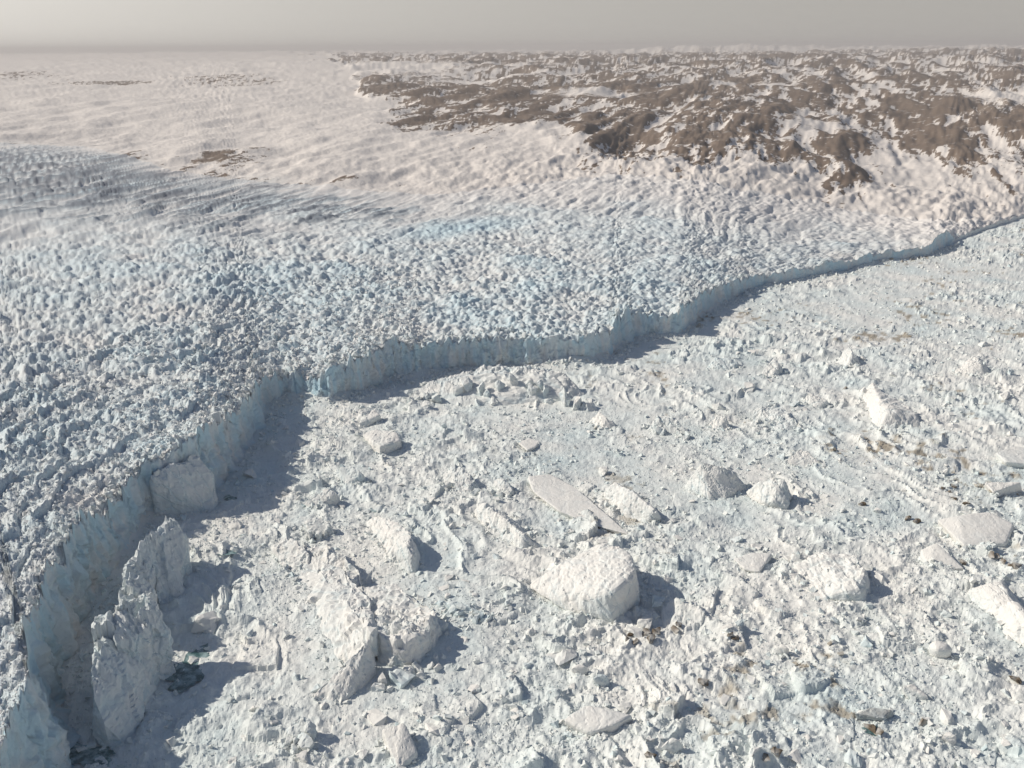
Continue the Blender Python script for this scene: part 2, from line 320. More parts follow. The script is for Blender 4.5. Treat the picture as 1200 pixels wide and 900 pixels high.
# bare ice shows on the steep broken faces of the seracs
gy = np.abs(np.diff(Z, axis=0, append=Z[-1:]))/np.maximum(1, np.hypot(np.diff(X, axis=0, append=X[-1:]), np.diff(Y, axis=0, append=Y[-1:])))
I[NCL:] = np.clip(I[NCL:] + 0.22*sst(0.5, 1.5, gy[NCL:])*(RG < 2000), 0, 1)
V = np.stack([X, Y, Z], -1).reshape(-1, 3)
glacier = link('glacier', mesh_np('glacier', V, grid_faces(NCL+NG, NC), {'ice': I, 'dirt': D}, M_GLA, True))
tag(glacier, 'wide broken white glacier ending in a long blue-grey ice cliff', kind='structure')

# ---------------------------------------------------------------- land beyond: snowfield, rocky hills, cut from one relief
NL = 165
T = np.linspace(0, 1, NL)[:, None]
TH = th_b[None]*(1-T)**1.12 + np.arctan((H-480)/46000)*(1-(1-T)**1.12)
_rr = np.geomspace(1500, 47000, 6000); _th = np.arctan((H-zprof(_rr))/_rr)
RL = np.interp(-TH, -_th, _rr); RL = rbk[None] + (RL-RL[0][None])*(46000-rbk[None])/(RL[-1]-RL[0])[None]
RL = np.vstack([RL, np.full((1, NC), 60000.)]); NL += 1
AL = np.broadcast_to(AZ, RL.shape)
zl, il, kl, hl = terrain(AL, RL); zl = soften(zl, 0.6); zl[0] = zg[-1]; zl[-1] = -500
V = np.stack([RL*np.sin(AL), RL*np.cos(AL), zl], -1).reshape(-1, 3)
F = grid_faces(NL, NC); hf = hl.ravel()[F].mean(1) > 0.5
for nm, sel, lab in (('snowfield', ~hf, 'smooth snow-covered ice sheet rising to the horizon'), ('rocky_hills', hf, 'low rocky brown hills streaked with snow')):
    v_, f_, a_ = compact(V, F[sel], {'ice': il.ravel(), 'dirt': kl.ravel()})
    tag(link(nm, mesh_np(nm, v_, f_, a_, M_LAND, True)), lab, kind='structure')

# ---------------------------------------------------------------- the fjord: brash ice frozen together
def mel_h(x, y, fine=True):
    r = np.hypot(x, y); a = np.arctan2(x, y); d = rfront(a)-r
    wob = fbm(x/150, y/150, 301, 3); pat = fbm(x/230, y/230, 303, 3)
    rough = np.clip(0.75+0.8*pat, 0.22, 1.4)*(0.2+0.8*sst(15, 100, d + 25*wob))
    w2 = vnoise(x/50, y/50, 305)
    p1, e1, r1 = plates(x+10*wob, y+10*w2, 30, 307, 1.1)
    p2, e2, r2 = plates(x+3*w2, y, 9.5, 317, 1.0)
    bil = 1-np.abs(fbm(x/62+0.4*wob, y/50, 309, 5, .54))*1.7; bi2 = np.abs(fbm(x/17, y/17, 311, 4, .6))
    z = rough*(np.maximum(p1, -0.4)*4.2*sst(0.6, .95, r1) + p2*0.5 + 5.6*np.maximum(bil, 0)**2 + 1.6*bi2 - 2.6) + wob*2.6
    cu, su = math.cos(R(-52)), math.sin(R(-52)); ur = x*cu+y*su; vr = -x*su+y*cu
    rd = np.clip(1-np.abs(fbm(ur/120+.9*wob, vr/46+.8*w2, 341, 4, .5))*1.7, 0, 1)
    z = z + rd**4*6*sst(-.15, .5, fbm(x/170, y/170, 343, 2))*(0.15+.85*sst(25, 110, d))
    if fine:
        p3, e3, r3 = plates(x, y, 3.7, 327, 1.0)
        z = z + p3*(0.16+0.2*rough) + fbm(x/7.0, y/7.0, 329, 3)*(0.35+.45*rough)
    z = z + 9*np.exp(-(d/16)**2)*(0.5+wob)*(zcrest(a) > 15)
    return z, rough, r2
th = np.linspace(math.atan(H/370), math.atan(H/6000), 570)
RM = np.broadcast_to((H/np.tan(th))[:, None], (570, NC)); AM = np.broadcast_to(AZ, RM.shape)
keep = RM < RF[None]+30
x = RM*np.sin(AM); y = RM*np.cos(AM); z = np.zeros_like(x); ic = np.zeros_like(x); di = np.zeros_like(x)
k = keep; z[k], ro, r2 = mel_h(x[k], y[k])
wn = fbm(x[k]/70, y[k]/70, 331, 4)
z = soften(z, 0.45); ic[k] = np.clip(0.17 + 0.10*sst(.62, .95, r2) + 0.24*wn, 0, 0.6)
px_d = sst(-150, 350, x[k])
di[k] = np.clip(0.85*sst(0.62, 0.95, fbm(x[k]/120, y[k]/120, 333, 4)*.8+0.55*fbm(x[k]/14, y[k]/14, 335, 3))*px_d + 0.08*px_d*(r2 > .85), 0, .8)
V = np.stack([x, y, z], -1).reshape(-1, 3)
v_, f_, a_ = compact(V, grid_faces(570, NC, keep), {'ice': ic.ravel(), 'dirt': di.ravel()})
tag(link('sea_ice', mesh_np('sea_ice', v_, f_, a_, M_MEL, False)), 'fjord packed with frozen rubble of brash ice', kind='structure')
# the same frozen fjord goes on below and behind the aircraft
B = 70000.
tag(link('ground', mesh_np('ground', np.array([[-B, -B, -14.], [B, -B, -14], [B, B, -14], [-B, B, -14]]), np.array([[0, 1, 2, 3]]), {'ice': np.full(4, .1), 'dirt': np.zeros(4)}, M_MEL)), 'flat frozen fjord plain under everything', kind='structure')

# ---------------------------------------------------------------- bergs: solid pieces given by corner points (photo x, y, height in metres)
def solid(name, pts, edge=1.9, rough=1.0, seed=0, ice=0.15, dirt=0.0, strata=0.0, world=False, jag=0.0, o=None, foot=30, worn=4):
    pts = [np.array(p, float) if world else P(p[0], p[1], p[2]) for p in pts]
    if not world: pts = [p*np.array([1, 1, 1.12 if p[1] > 950 else 1.0])+np.array([0, 0, 1.5]) if p[2] > -1 else p for p in pts]
    c = np.mean(pts, axis=0)
    if o is None: o = c.copy(); o[2] = 0
    if not world: pts = pts + [np.array([c[0]+(p[0]-c[0])*1.06, c[1]+(p[1]-c[1])*1.06, -5.]) for p in pts if p[2] > foot]
    bm = bmesh.new()
    for p in pts: bm.verts.new(p-o)
    hull = bmesh.ops.convex_hull(bm, input=bm.verts[:])
    bmesh.ops.delete(bm, geom=[v for v in bm.verts if not v.link_faces], context='VERTS')
    for _ in range(7):
        es = [e for e in bm.edges if e.calc_length() > edge*1.4]
        if not es or len(bm.faces) > 9000: break
        bmesh.ops.subdivide_edges(bm, edges=es, cuts=1); bmesh.ops.triangulate(bm, faces=bm.faces[:])
    bmesh.ops.recalc_face_normals(bm, faces=bm.faces[:]); bm.normal_update()
    co = np.array([v.co[:] for v in bm.verts]); no = np.array([v.normal[:] for v in bm.verts]); F = np.array([[v.index for v in f.verts] for f in bm.faces]) if True else None
    bm.verts.index_update(); F = np.array([[v.index for v in f.verts] for f in bm.faces]); bm.free()
    if worn and not world:                                  # thaw rounds the edges
        ed = np.unique(np.sort(np.concatenate([F[:, [0, 1]], F[:, [1, 2]], F[:, [2, 0]]]), axis=1), axis=0); dg = np.bincount(ed.ravel(), minlength=len(co))[:, None]
        for _ in range(worn):
            sm = np.zeros_like(co); np.add.at(sm, ed[:, 0], co[ed[:, 1]]); np.add.at(sm, ed[:, 1], co[ed[:, 0]]); co = co + 0.6*(sm/dg-co)
    size = np.ptp(co, axis=0); big = float(max(size)); q = co + seed*37.7
    def n3(s, sd):
        return (vnoise(q[:, 0]/s, q[:, 1]/s, sd) + vnoise(q[:, 1]/s+5.1, q[:, 2]/s, sd+1) + vnoise(q[:, 2]/s, q[:, 0]/s+3.3, sd+2))/1.7
    dsp = n3(max(12, big/4), 401)*min(2.4, big*0.025) + n3(9, 405)*0.8 + n3(4, 409)*0.5 + n3(1.9, 413)*0.28
    f1 = plates(q[:, 0]+q[:, 2]*.7, q[:, 1]-q[:, 2]*.6, max(7, big/7), 417+seed, 0.8)[0]
    f2, e2_, _q = plates(q[:, 0]*.8+q[:, 2]*.7, q[:, 1]*1.2-q[:, 2]*.5, max(8, big/6), 427+seed, 0.8)
    f3 = plates(q[:, 0]+q[:, 2]*.8, q[:, 1]-q[:, 2]*.7, 3.4, 429+seed, 1.0)[0]
    dsp = dsp*rough + f1*0.7*rough - (1.1*(1-sst(0, 0.13, e2_)) - 0.22*f3)*min(1, rough)
    if strata:
        ln = -q[:, 0]*0.70 + q[:, 1]*0.62 - q[:, 2]*0.25 + 2.5*n3(25, 421)
        dsp = dsp + strata*(vnoise(ln/3.2, q[:, 0]*0.02, 423) + 0.6*vnoise(ln/1.5, q[:, 1]*.03, 425))
    co = co + no*dsp[:, None]*np.clip((co[:, 2]+6)/8, 0.2, 1)[:, None]
    if jag:
        tz1 = np.clip(co[:, 2]/max(1, co[:, 2].max()), 0, 1)**1.5
        jg = 0.6*fbm(q[:, 0]/16, q[:, 1]/16, 441+seed, 4, .6) + 0.55*plates(q[:, 0]+q[:, 2]*.4, q[:, 1], 12, 441+seed, 1.0)[0] + 0.22*plates(q[:, 0], q[:, 1], 5, 443+seed, 1.0)[0]
        co[:, 2] += jag*jg*tz1
    stp = 1-np.abs(no[:, 2])
    icv = np.clip(ice + 0.30*sst(0.3, 0.9, stp)*sst(-.6, .5, n3(14, 431)) + 0.12*n3(10, 433) + 0.35*(1-sst(0, .16, e2_))*min(1, rough) + 0.16*vnoise((q[:, 2]+.3*q[:, 0])/3.5, q[:, 1]*.02, 437)*stp, 0, 1)
    div = np.clip(dirt*(0.9+0.5*n3(3.5, 435)), 0, 1)
    return co, F, icv, div, o
def one(name, *a, **k):
    co, F, icv, div, o = solid(name, *a, **k); return mesh_np(name, co, F, {'ice': icv, 'dirt': div}, M_BERG)
GROUP_B = 'icebergs frozen into the fjord ice'
BERGS = []; BERGL = []
def short(lab):
    cut = min([lab.find(' '+w_+' ') for w_ in 'with beside in on next between leading standing below near by leaning from along right above behind among alone surrounded poking running piled split rising close towards against'.split() if lab.find(' '+w_+' ') > 0] + [len(lab)])
    return lab[:cut]
BMESH = []
def berg(name, cat, label, pts, heap=None, **kw):
    """one berg: a solid, or several solids grown together, and a heap of broken blocks (line of points, count, spread, block size) where it crumbles"""
    sets = pts if isinstance(pts, list) and isinstance(pts[0], list) else [pts]
    cs, fs, ii, dd, n = [], [], [], [], 0; o = None; seed = len(BERGS)+1
    for k, ps in enumerate(sets):
        co, F, a1, a2, o = solid(name, ps, seed=seed+7*k, o=o, **kw)
        cs.append(co); fs.append(F+n); ii.append(a1); dd.append(a2); n += len(co)
    if heap:
        g = np.random.default_rng(seed); line, cnt, spread, bs = heap; lw = np.array([P(*p) for p in line])
        for k in range(cnt):
            t = g.random()*(len(lw)-1); i0 = min(int(t), len(lw)-2); c = lw[i0]+(lw[i0+1]-lw[i0])*(t-i0); off = g.normal(size=2)*spread*0.5
            top = max(1.5, c[2]*math.exp(-(off@off)/(spread*spread*.8))*g.uniform(.6, 1.1)); r_ = bs*g.uniform(.5, 1.25)
            pp = g.normal(size=(10, 3)); pp /= np.linalg.norm(pp, axis=1)[:, None]; pp *= r_*(0.8+.4*g.random((10, 1)))
            pp = pp + np.array([c[0]+off[0], c[1]+off[1], max(top-r_*.6, 0)]); pp = np.vstack([pp, pp[:4]*[1, 1, 0]+[0, 0, -4]])
            co, F, a1, a2, o = solid(name, list(pp), seed=seed+k, o=o, world=True, edge=3.0, rough=.8, ice=kw.get('ice', .1)+g.uniform(-.08, .15), dirt=kw.get('dirt', 0))
            cs.append(co); fs.append(F+n); ii.append(np.clip(a1, 0, 1)); dd.append(a2); n += len(co)
    co = np.concatenate(cs); me = mesh_np(name, co, np.concatenate(fs), {'ice': np.concatenate(ii), 'dirt': np.concatenate(dd)}, M_BERG)
    ob = tag(link(name, me, None, o), label, cat, GROUP_B, 'thing')
    BERGL.append(short(label)); BERGS.append((o, float(max(np.ptp(co[:, 0]), np.ptp(co[:, 1]))))); BMESH.append(me)
    return ob
b = -5
berg('iceberg', 'iceberg', 'largest pale iceberg with a grooved tilted top and one smooth steep side', [(612, 688, 0), (640, 706, 1), (668, 724, b), (700, 728, b), (724, 722, b), (750, 708, b), (748, 690, b), (650, 658, 20), (707, 632, 32), (738, 642, 42), (747, 668, 42), (720, 693, 36), (690, 705, 20), (690, 680, b)], strata=0.6, ice=0.05, rough=0.75, worn=45)
berg('iceberg', 'iceberg', 'squarish ice block with one flat upright face beside a tall shaded ridge', [(872, 578, 0), (893, 594, b), (922, 600, b), (928, 586, b), (906, 557, 30), (920, 560, 30), (889, 566, 18), (905, 590, 6), (880, 588, b)], ice=0.12)
berg('iceberg', 'iceberg', 'tall ice ridge with a bright slope and a broad shaded hollow face', [(822, 545, 32), (846, 549, 29), (863, 556, 18), (799, 573, b), (832, 590, b), (850, 588, b), (876, 576, b), (850, 560, b)], ice=0.1, jag=2.0)
berg('ice_ridge', 'ice ridge', 'sharp ice ridge with fluted bright slope next to the long flat floe', [(721, 566, 20), (745, 580, 22), (768, 600, 14), (699, 582, b), (718, 602, b), (752, 617, b), (782, 614, b), (745, 585, b)], strata=0.8, ice=0.1)
berg('ice_floe', 'ice floe', 'long smooth flat floe of snowy ice between two ridges', [(618, 560, 5), (646, 557, 5), (668, 568, 5), (676, 580, 5), (694, 590, 5), (712, 606, 5), (738, 628, 4), (700, 618, 4), (656, 601, 4), (624, 577, 4), (618, 562, b), (740, 632, b), (656, 604, b), (668, 572, b)], rough=0.28, ice=0.0)
berg('ice_ridge', 'ice ridge', 'long crumbling ice ridge leading towards the largest pale iceberg', [(561, 590, 14), (585, 603, 17), (615, 628, 14), (550, 608, b), (575, 634, b), (612, 652, b), (642, 648, b), (600, 607, b)], strata=0.6, ice=0.15, jag=2.0, heap=([(565, 604, 10), (590, 616, 14), (622, 640, 10)], 12, 9, 5))
berg('iceberg', 'iceberg', 'tilted stepped ice slab with cut edge beside a small blue hollow', [(440, 603, 8), (466, 612, 18), (483, 626, 25), (477, 641, 23), (486, 660, 10), (424, 614, b), (446, 654, b), (480, 677, b), (491, 676, b), (492, 656, b), (480, 644, b), (466, 622, b)], ice=0.08, strata=0.4)
berg('ice_massif', 'iceberg', 'broad sloping ice massif with a dark broken cliff along its edge', [[(338, 692, b), (360, 652, 4), (404, 668, 9), (432, 702, 13), (438, 747, 25), (374, 776, b), (400, 792, b), (440, 785, b)],
    [(400, 690, 8), (425, 745, 18), (430, 702, 13), (462, 686, 9), (512, 718, 20), (505, 731, 22), (492, 748, 22), (470, 758, 19), (455, 750, 20), (440, 744, 20), (450, 790, b), (490, 785, b), (515, 755, b)], [(352, 640, 7), (384, 640, 13), (424, 668, 13), (404, 694, 7), (350, 668, b), (430, 700, b)]], heap=([(350, 660, 8), (395, 660, 13), (440, 690, 16), (500, 715, 22), (520, 755, 8), (480, 785, 8), (430, 795, 7)], 34, 16, 6), ice=0.12, rough=1.7, jag=5, worn=1)
berg('ice_wedge', 'iceberg', 'sharp white ice wedge leaning out below the broad sloping massif', [(434, 748, 32), (428, 756, 28), (365, 818, 0), (383, 833, b), (402, 830, b), (440, 800, b), (424, 790, b), (366, 822, b)], ice=0.06, strata=0.4, rough=.8)
berg('ice_pinnacle', 'ice pinnacle', 'lower tall leaning ice slab standing in the shaded gap by a dark pool', [[(113, 727, 60), (128, 718, 66), (145, 704, 62), (106, 790, 48), (112, 822, 36), (124, 852, 18), (118, 878, b), (150, 876, b), (172, 810, b), (182, 770, 20)], [(128, 720, 62), (145, 703, 66), (172, 705, 60), (191, 722, 50), (198, 752, 30), (176, 812, b), (196, 792, b), (150, 775, b), (140, 760, 44)]], ice=0.42, rough=1.5, jag=7.0, edge=1.6, foot=3, worn=0)
berg('ice_pinnacle', 'ice pinnacle', 'upper jagged ice fin in the shaded gap with a long shadow', [[(146, 680, 40), (149, 662, 48), (167, 637, 54), (186, 620, 54), (142, 712, b), (180, 728, b), (206, 690, b), (176, 690, 20)], [(170, 640, 50), (186, 619, 55), (204, 615, 48), (215, 630, 38), (190, 722, b), (214, 706, b), (224, 680, b)], [(142, 704, 42), (150, 672, 46), (180, 690, 36), (176, 712, 42), (140, 745, b), (184, 748, b)]], ice=0.42, rough=1.5, jag=7.0, edge=1.6, foot=3, worn=0)
berg('slumped_ice_block', 'ice block', 'rounded slumped ice block leaning against the foot of the ice cliff', [(178, 560, 50), (200, 545, 56), (232, 534, 56), (248, 554, 36), (172, 590, b), (218, 604, b), (250, 602, b), (257, 588, b), (238, 585, b), (254, 577, 14)], ice=0.28, rough=1.2, jag=3.0, foot=3)
berg('iceberg', 'iceberg', 'twin-winged white iceberg with grooved shaded side on the flat brash field', [(1022, 449, 12), (1030, 469, 18), (1040, 487, 15), (1050, 486, 16), (1076, 490, 9), (1004, 464, b), (1026, 514, b), (1036, 513, b), (1060, 508, b), (1086, 508, b), (1060, 495, b), (1040, 476, b), (1028, 459, b)], ice=0.03, strata=0.6)
berg('iceberg', 'iceberg', 'small peaked iceberg with a bright long snow ramp and dark side', [(1140, 418, 20), (1149, 425, 15), (1111, 440, b), (1150, 446, b), (1165, 440, b), (1152, 434, b), (1128, 446, b)], ice=0.03)
berg('iceberg', 'iceberg', 'small dark-sided pyramid of ice near the middle of the brash', [(994, 407, 14), (999, 414, 16), (978, 426, b), (992, 434, b), (1010, 430, b), (1002, 425, b)], ice=0.12)
berg('iceberg', 'iceberg', 'low blue-faced ice block on the brash below the cliff', [(837, 420, 12), (862, 422, 10), (866, 427, 6), (825, 434, b), (846, 438, b), (869, 434, b), (850, 428, b)], ice=0.55)
berg('iceberg', 'iceberg', 'small steep ice hummock right of the low blue-faced block', [(906, 422, 15), (913, 427, 11), (888, 442, b), (905, 446, b), (920, 438, b), (910, 434, b)], ice=0.2)
berg('iceberg', 'iceberg', 'narrow arched ice crest with a small overhanging shadow', [(946, 461, 13), (955, 464, 11), (970, 470, 6), (935, 476, b), (955, 482, b), (976, 477, b), (955, 472, b)], ice=0.15)
berg('ice_slab', 'ice slab', 'smooth pinkish tilted slab with a folded crease among dirty ice', [(1097, 610, 5), (1124, 605, 12), (1160, 601, 14), (1188, 615, 9), (1178, 638, 0), (1130, 641, 0), (1098, 616, b), (1130, 645, b), (1180, 642, b), (1190, 622, b), (1140, 615, b)], rough=0.22, ice=0.0)
berg('ice_slab', 'ice slab', 'smooth upright triangular slab below the creased pinkish slab', [(1077, 645, 7), (1097, 636, 15), (1131, 668, 1), (1088, 664, 0), (1077, 660, b), (1088, 668, b), (1133, 672, b), (1105, 655, b)], rough=0.22, ice=0.0)
berg('ice_ridge', 'ice ridge', 'long bright flank of ice running out beside the brown silt lumps', [(1138, 690, 8), (1170, 684, 15), (1192, 714, 15), (1218, 742, 13), (1128, 698, b), (1165, 738, b), (1200, 760, b), (1235, 764, b), (1202, 714, b), (1178, 692, b)], ice=0.0, rough=.8)
berg('iceberg', 'iceberg', 'smooth rounded egg-like ice boulder in rubble', [(1084, 757, 5), (1092, 749, 11), (1101, 746, 13), (1113, 752, 11), (1119, 762, 6), (1112, 776, b), (1092, 774, b), (1083, 764, b), (1118, 770, b), (1100, 765, b), (1096, 762, 10), (1110, 764, 8)], rough=0.35, ice=0.0, worn=30)
berg('iceberg', 'iceberg', 'pointed smooth ice lump beside the egg-like boulder', [(1150, 768, 13), (1158, 776, 9), (1114, 782, 1), (1139, 793, b), (1163, 790, b), (1152, 780, b), (1115, 786, b)], rough=0.4, ice=0.0)
berg('iceberg', 'iceberg', 'wide rubble-covered ice mound with a straight shaded end', [(955, 648, 13), (1004, 650, 19), (1013, 672, 19), (1006, 690, 15), (897, 674, b), (940, 708, b), (1012, 712, b), (1020, 697, b), (1008, 668, b), (920, 660, 4)], ice=0.08, rough=1.4, jag=2.2, heap=([(930, 672, 10), (965, 668, 16), (1000, 672, 20)], 18, 18, 6))
berg('ice_slab', 'ice slab', 'flat pinkish plate of ice with a cracked edge near the rubble mound', [(859, 656, 4), (880, 648, 7), (906, 649, 7), (890, 672, 3), (870, 668, 2), (860, 660, b), (888, 676, b), (906, 654, b)], rough=0.3, ice=0.0)
berg('ice_ridge', 'ice ridge', 'jumbled pressure ridge of ice blocks piled before the long cliff', [[(500, 450, 12), (540, 442, 19), (580, 433, 25), (640, 435, 24), (664, 444, 22), (470, 470, b), (560, 480, b), (660, 476, b), (690, 468, b)]], heap=([(480, 464, 12), (520, 452, 20), (555, 446, 28), (585, 440, 36), (625, 442, 30), (655, 450, 36), (680, 462, 16)], 50, 24, 10), rough=1.6, ice=0.22, jag=4.0)
berg('ice_slab', 'ice slab', 'tilted snow-topped slab with a notched blue edge', [(424, 510, 8), (440, 505, 10), (466, 509, 13), (470, 518, 10), (446, 525, 10), (424, 514, b), (444, 538, b), (472, 528, b), (460, 516, b)], rough=0.6, ice=0.06)
berg('ice_slab', 'ice slab', 'narrow upturned ice plate near the shadow of the cliff', [(438, 481, 13), (446, 488, 9), (419, 498, 1), (424, 503, b), (448, 496, b), (436, 494, b)], rough=0.6, ice=0.1)
berg('iceberg', 'iceberg', 'white slope of ice with a broken dark side near the shaded inlet', [(384, 573, 15), (396, 578, 12), (352, 591, 0), (366, 600, b), (396, 594, b), (400, 588, b), (384, 588, b)], rough=1.0, ice=0.1)
berg('iceberg', 'iceberg', 'rounded blue-tinted ice dome above the white slope of ice', [(398, 549, 12), (410, 547, 15), (424, 555, 12), (388, 562, b), (405, 574, b), (434, 569, b), (415, 562, b)], rough=.8, ice=0.35)
berg('iceberg', 'iceberg', 'cracked leaning ice tablet split by a dark cleft', [(318, 640, 8), (336, 628, 14), (356, 640, 15), (364, 654, 11), (358, 676, 0), (318, 648, b), (340, 682, b), (362, 680, b), (366, 664, b), (350, 652, b)], rough=1.2, ice=0.06, jag=2.0)
berg('iceberg', 'iceberg', 'steep little ice crag behind the cracked leaning tablet', [(352, 612, 8), (380, 606, 15), (386, 614, 12), (352, 620, b), (372, 636, b), (396, 630, b), (388, 622, b)], rough=1.2, ice=0.12, heap=([(355, 622, 8), (385, 622, 9)], 8, 8, 5))
berg('iceberg', 'iceberg', 'double-humped ice hummock with a shaded cleft', [(528, 546, 15), (538, 550, 14), (558, 562, 11), (506, 572, b), (540, 590, b), (564, 578, b), (545, 564, b)], rough=1.5, ice=0.2, jag=3.0, heap=([(515, 568, 8), (535, 562, 14), (556, 570, 10)], 12, 10, 5))
berg('ice_slab', 'ice slab', 'low flat ice slab with a short blue front edge among scattered cubes', [(660, 845, 3), (688, 826, 7), (742, 839, 7), (720, 851, 7), (690, 861, 2), (660, 849, b), (690, 866, b), (722, 862, b), (745, 848, b), (690, 834, b)], rough=0.35, ice=0.04)
berg('ice_slab', 'ice slab', 'steep smooth plate of ice rising from loose rubble', [(447, 856, 10), (474, 848, 13), (489, 884, 2), (466, 904, 0), (447, 866, b), (466, 908, b), (492, 890, b), (478, 864, b)], rough=0.4, ice=0.0)
berg('iceberg', 'iceberg', 'compact faceted white ice boulder with a sharp shadow', [(788, 864, 11), (797, 868, 10), (769, 880, 0), (786, 889, b), (806, 882, b), (798, 878, b), (776, 884, b)], rough=0.6, ice=0.0)
berg('iceberg', 'iceberg', 'flat-topped pale ice cap poking from rubble by the faceted boulder', [(841, 880, 4), (853, 879, 7), (866, 890, 4), (850, 896, b), (868, 896, b), (842, 886, b), (858, 886, b)], rough=0.4, ice=0.0)
berg('iceberg', 'iceberg', 'pale wedge-shaped ice block alone on fine rubble', [(904, 762, 3), (916, 754, 10), (926, 761, 8), (912, 773, b), (928, 770, b), (904, 768, b), (920, 764, b)], rough=0.5, ice=0.0)
berg('iceberg', 'iceberg', 'blue-shaded rough ice knob surrounded by small debris', [(350, 838, 17), (362, 842, 15), (370, 852, 10), (322, 874, b), (350, 886, b), (368, 878, b), (374, 868, b), (352, 862, b)], rough=1.5, ice=0.28, jag=2.5, heap=([(335, 868, 7), (352, 858, 13), (366, 870, 8)], 12, 8, 5))
berg('ice_ridge', 'ice ridge', 'row of turquoise ice teeth behind the broad sloping massif', [[(508, 706, 4), (545, 709, 5), (580, 722, 4), (500, 714, b), (545, 726, b), (588, 730, b)]], heap=([(505, 710, 8), (545, 714, 10), (582, 724, 7)], 16, 7, 5), rough=1.2, ice=0.6)
berg('iceberg', 'iceberg', 'rounded white cube of ice on fine debris below the largest iceberg', [(668, 784, 7), (678, 777, 10), (690, 783, 8), (668, 792, b), (684, 798, b), (694, 792, b), (680, 786, b)], rough=.5, ice=0.02)
berg('iceberg', 'iceberg', 'clear bluish ice cube next to the rounded white cube', [(694, 796, 7), (702, 788, 10), (712, 793, 8), (696, 806, b), (710, 809, b), (718, 803, b), (704, 798, b)], rough=.5, ice=0.6)
berg('ice_slab', 'ice slab', 'grey smooth upturned plate near green stained ice', [(1056, 806, 7), (1068, 800, 10), (1089, 818, 3), (1066, 824, b), (1090, 824, b), (1056, 814, b), (1076, 812, b)], rough=.35, ice=0.02)
berg('ice_slab', 'ice slab', 'green-grey stained ice plate beside a dark crack of water', [(1000, 838, 5), (1020, 828, 7), (1048, 832, 6), (1036, 844, 4), (1002, 846, b), (1036, 850, b), (1050, 840, b), (1020, 836, b)], rough=.5, ice=0.5, dirt=0.35)
berg('ice_slab', 'ice slab', 'V-shaped white slab with shaded wing close to the dark debris', [(1152, 567, 9), (1164, 578, 6), (1197, 566, 11), (1152, 574, b), (1166, 586, b), (1200, 578, b), (1180, 576, b)], rough=.4, ice=0.0)
berg('ice_slab', 'ice slab', 'smooth flat slab with a turquoise side above the V-shaped slab', [(1166, 532, 8), (1190, 524, 9), (1215, 528, 9), (1210, 546, 5), (1178, 543, 6), (1166, 540, b), (1180, 550, b), (1212, 552, b), (1196, 534, b)], rough=.3, ice=0.08)
berg('iceberg', 'iceberg', 'blue-grey broken ice hill with a long descending tail', [(768, 491, 13), (786, 491, 14), (795, 497, 10), (756, 506, b), (785, 512, b), (816, 514, b), (788, 504, b)], rough=1.2, ice=0.3, jag=2.5, heap=([(765, 500, 9), (790, 498, 12), (812, 510, 6)], 12, 10, 5))
berg('iceberg', 'iceberg', 'dark-sided ice mound right of the blue-grey broken hill', [(840, 487, 14), (850, 491, 12), (826, 503, b), (842, 510, b), (860, 506, b), (848, 499, b)], rough=1.0, ice=0.12)
berg('iceberg', 'iceberg', 'ice crag with a turquoise crown and pale flanks', [(884, 482, 9), (906, 484, 12), (912, 473, 14), (934, 494, 10), (876, 500, b), (910, 512, b), (942, 510, b), (918, 490, b)], rough=1.3, ice=0.35, jag=3.0, heap=([(885, 492, 8), (915, 488, 13), (936, 500, 9)], 12, 10, 5.5))
berg('iceberg', 'iceberg', 'low smooth-backed ice whaleback with a shadowed tail', [(918, 542, 2), (938, 527, 13), (948, 531, 11), (960, 543, 3), (918, 548, b), (940, 553, b), (964, 550, b), (946, 541, b)], rough=.8, ice=0.05)
berg('iceberg', 'iceberg', 'pale ridged ice hummock standing below the jumbled pressure ridge', [(702, 484, 12), (712, 490, 11), (686, 496, b), (704, 507, b), (726, 504, b), (712, 497, b)], rough=1.0, ice=0.03)
berg('ice_floe', 'ice floe', 'small flat pale floe with a curved dark edge', [(607, 520, 3), (620, 514, 3), (633, 518, 3), (628, 525, 3), (618, 529, 3), (608, 524, b), (619, 533, b), (634, 522, b), (620, 518, b)], rough=.2, ice=0.0)
berg('iceberg', 'iceberg', 'craggy bright ice lump behind the crumbling ridge', [(584, 560, 14), (594, 566, 12), (600, 576, 7), (572, 574, b), (588, 592, b), (606, 586, b), (594, 576, b)], rough=1.3, ice=0.12, heap=([(580, 574, 9), (600, 582, 7)], 8, 9, 5))

# ---------------------------------------------------------------- loose blocks: three hundred that show largest, each a thing
rng = np.random.default_rng(7)
def block_mesh(name, seed, flat=1.0, ice=0.1, dirt=0.0, rough=0.8):
    g = np.random.default_rng(seed); n = 11
    p = g.normal(size=(n, 3)); p /= np.linalg.norm(p, axis=1)[:, None]; p *= (0.75+0.45*g.random((n, 1)))*5.0
    p[:, 2] *= 0.8*flat; p[:, 2] += 1.2*flat
    return one(name, list(p), edge=1.7, rough=rough*0.8, seed=seed, ice=ice, dirt=dirt, world=True)
KINDS = [('ice_block', [block_mesh('ice_block', 60+i, 1.0, 0.02) for i in range(7)], 'white angular ice block', 'loose white ice blocks', 120),
         ('blue_ice_block', [block_mesh('blue_ice_block', 80+i, 1.05, 0.55) for i in range(5)], 'pale blue ice chunk', 'loose blue ice chunks', 60),
         ('ice_plate', [block_mesh('ice_plate', 100+i, 0.42, 0.0, 0, 0.25) for i in range(5)], 'flat white ice plate', 'loose flat ice plates', 70),
         ('silty_ice_block', [block_mesh('silty_ice_block', 120+i, 0.9, 0.0, 1.0) for i in range(4)], 'brown silt-stained lump of ice', 'brown silt-stained ice lumps', 34)]
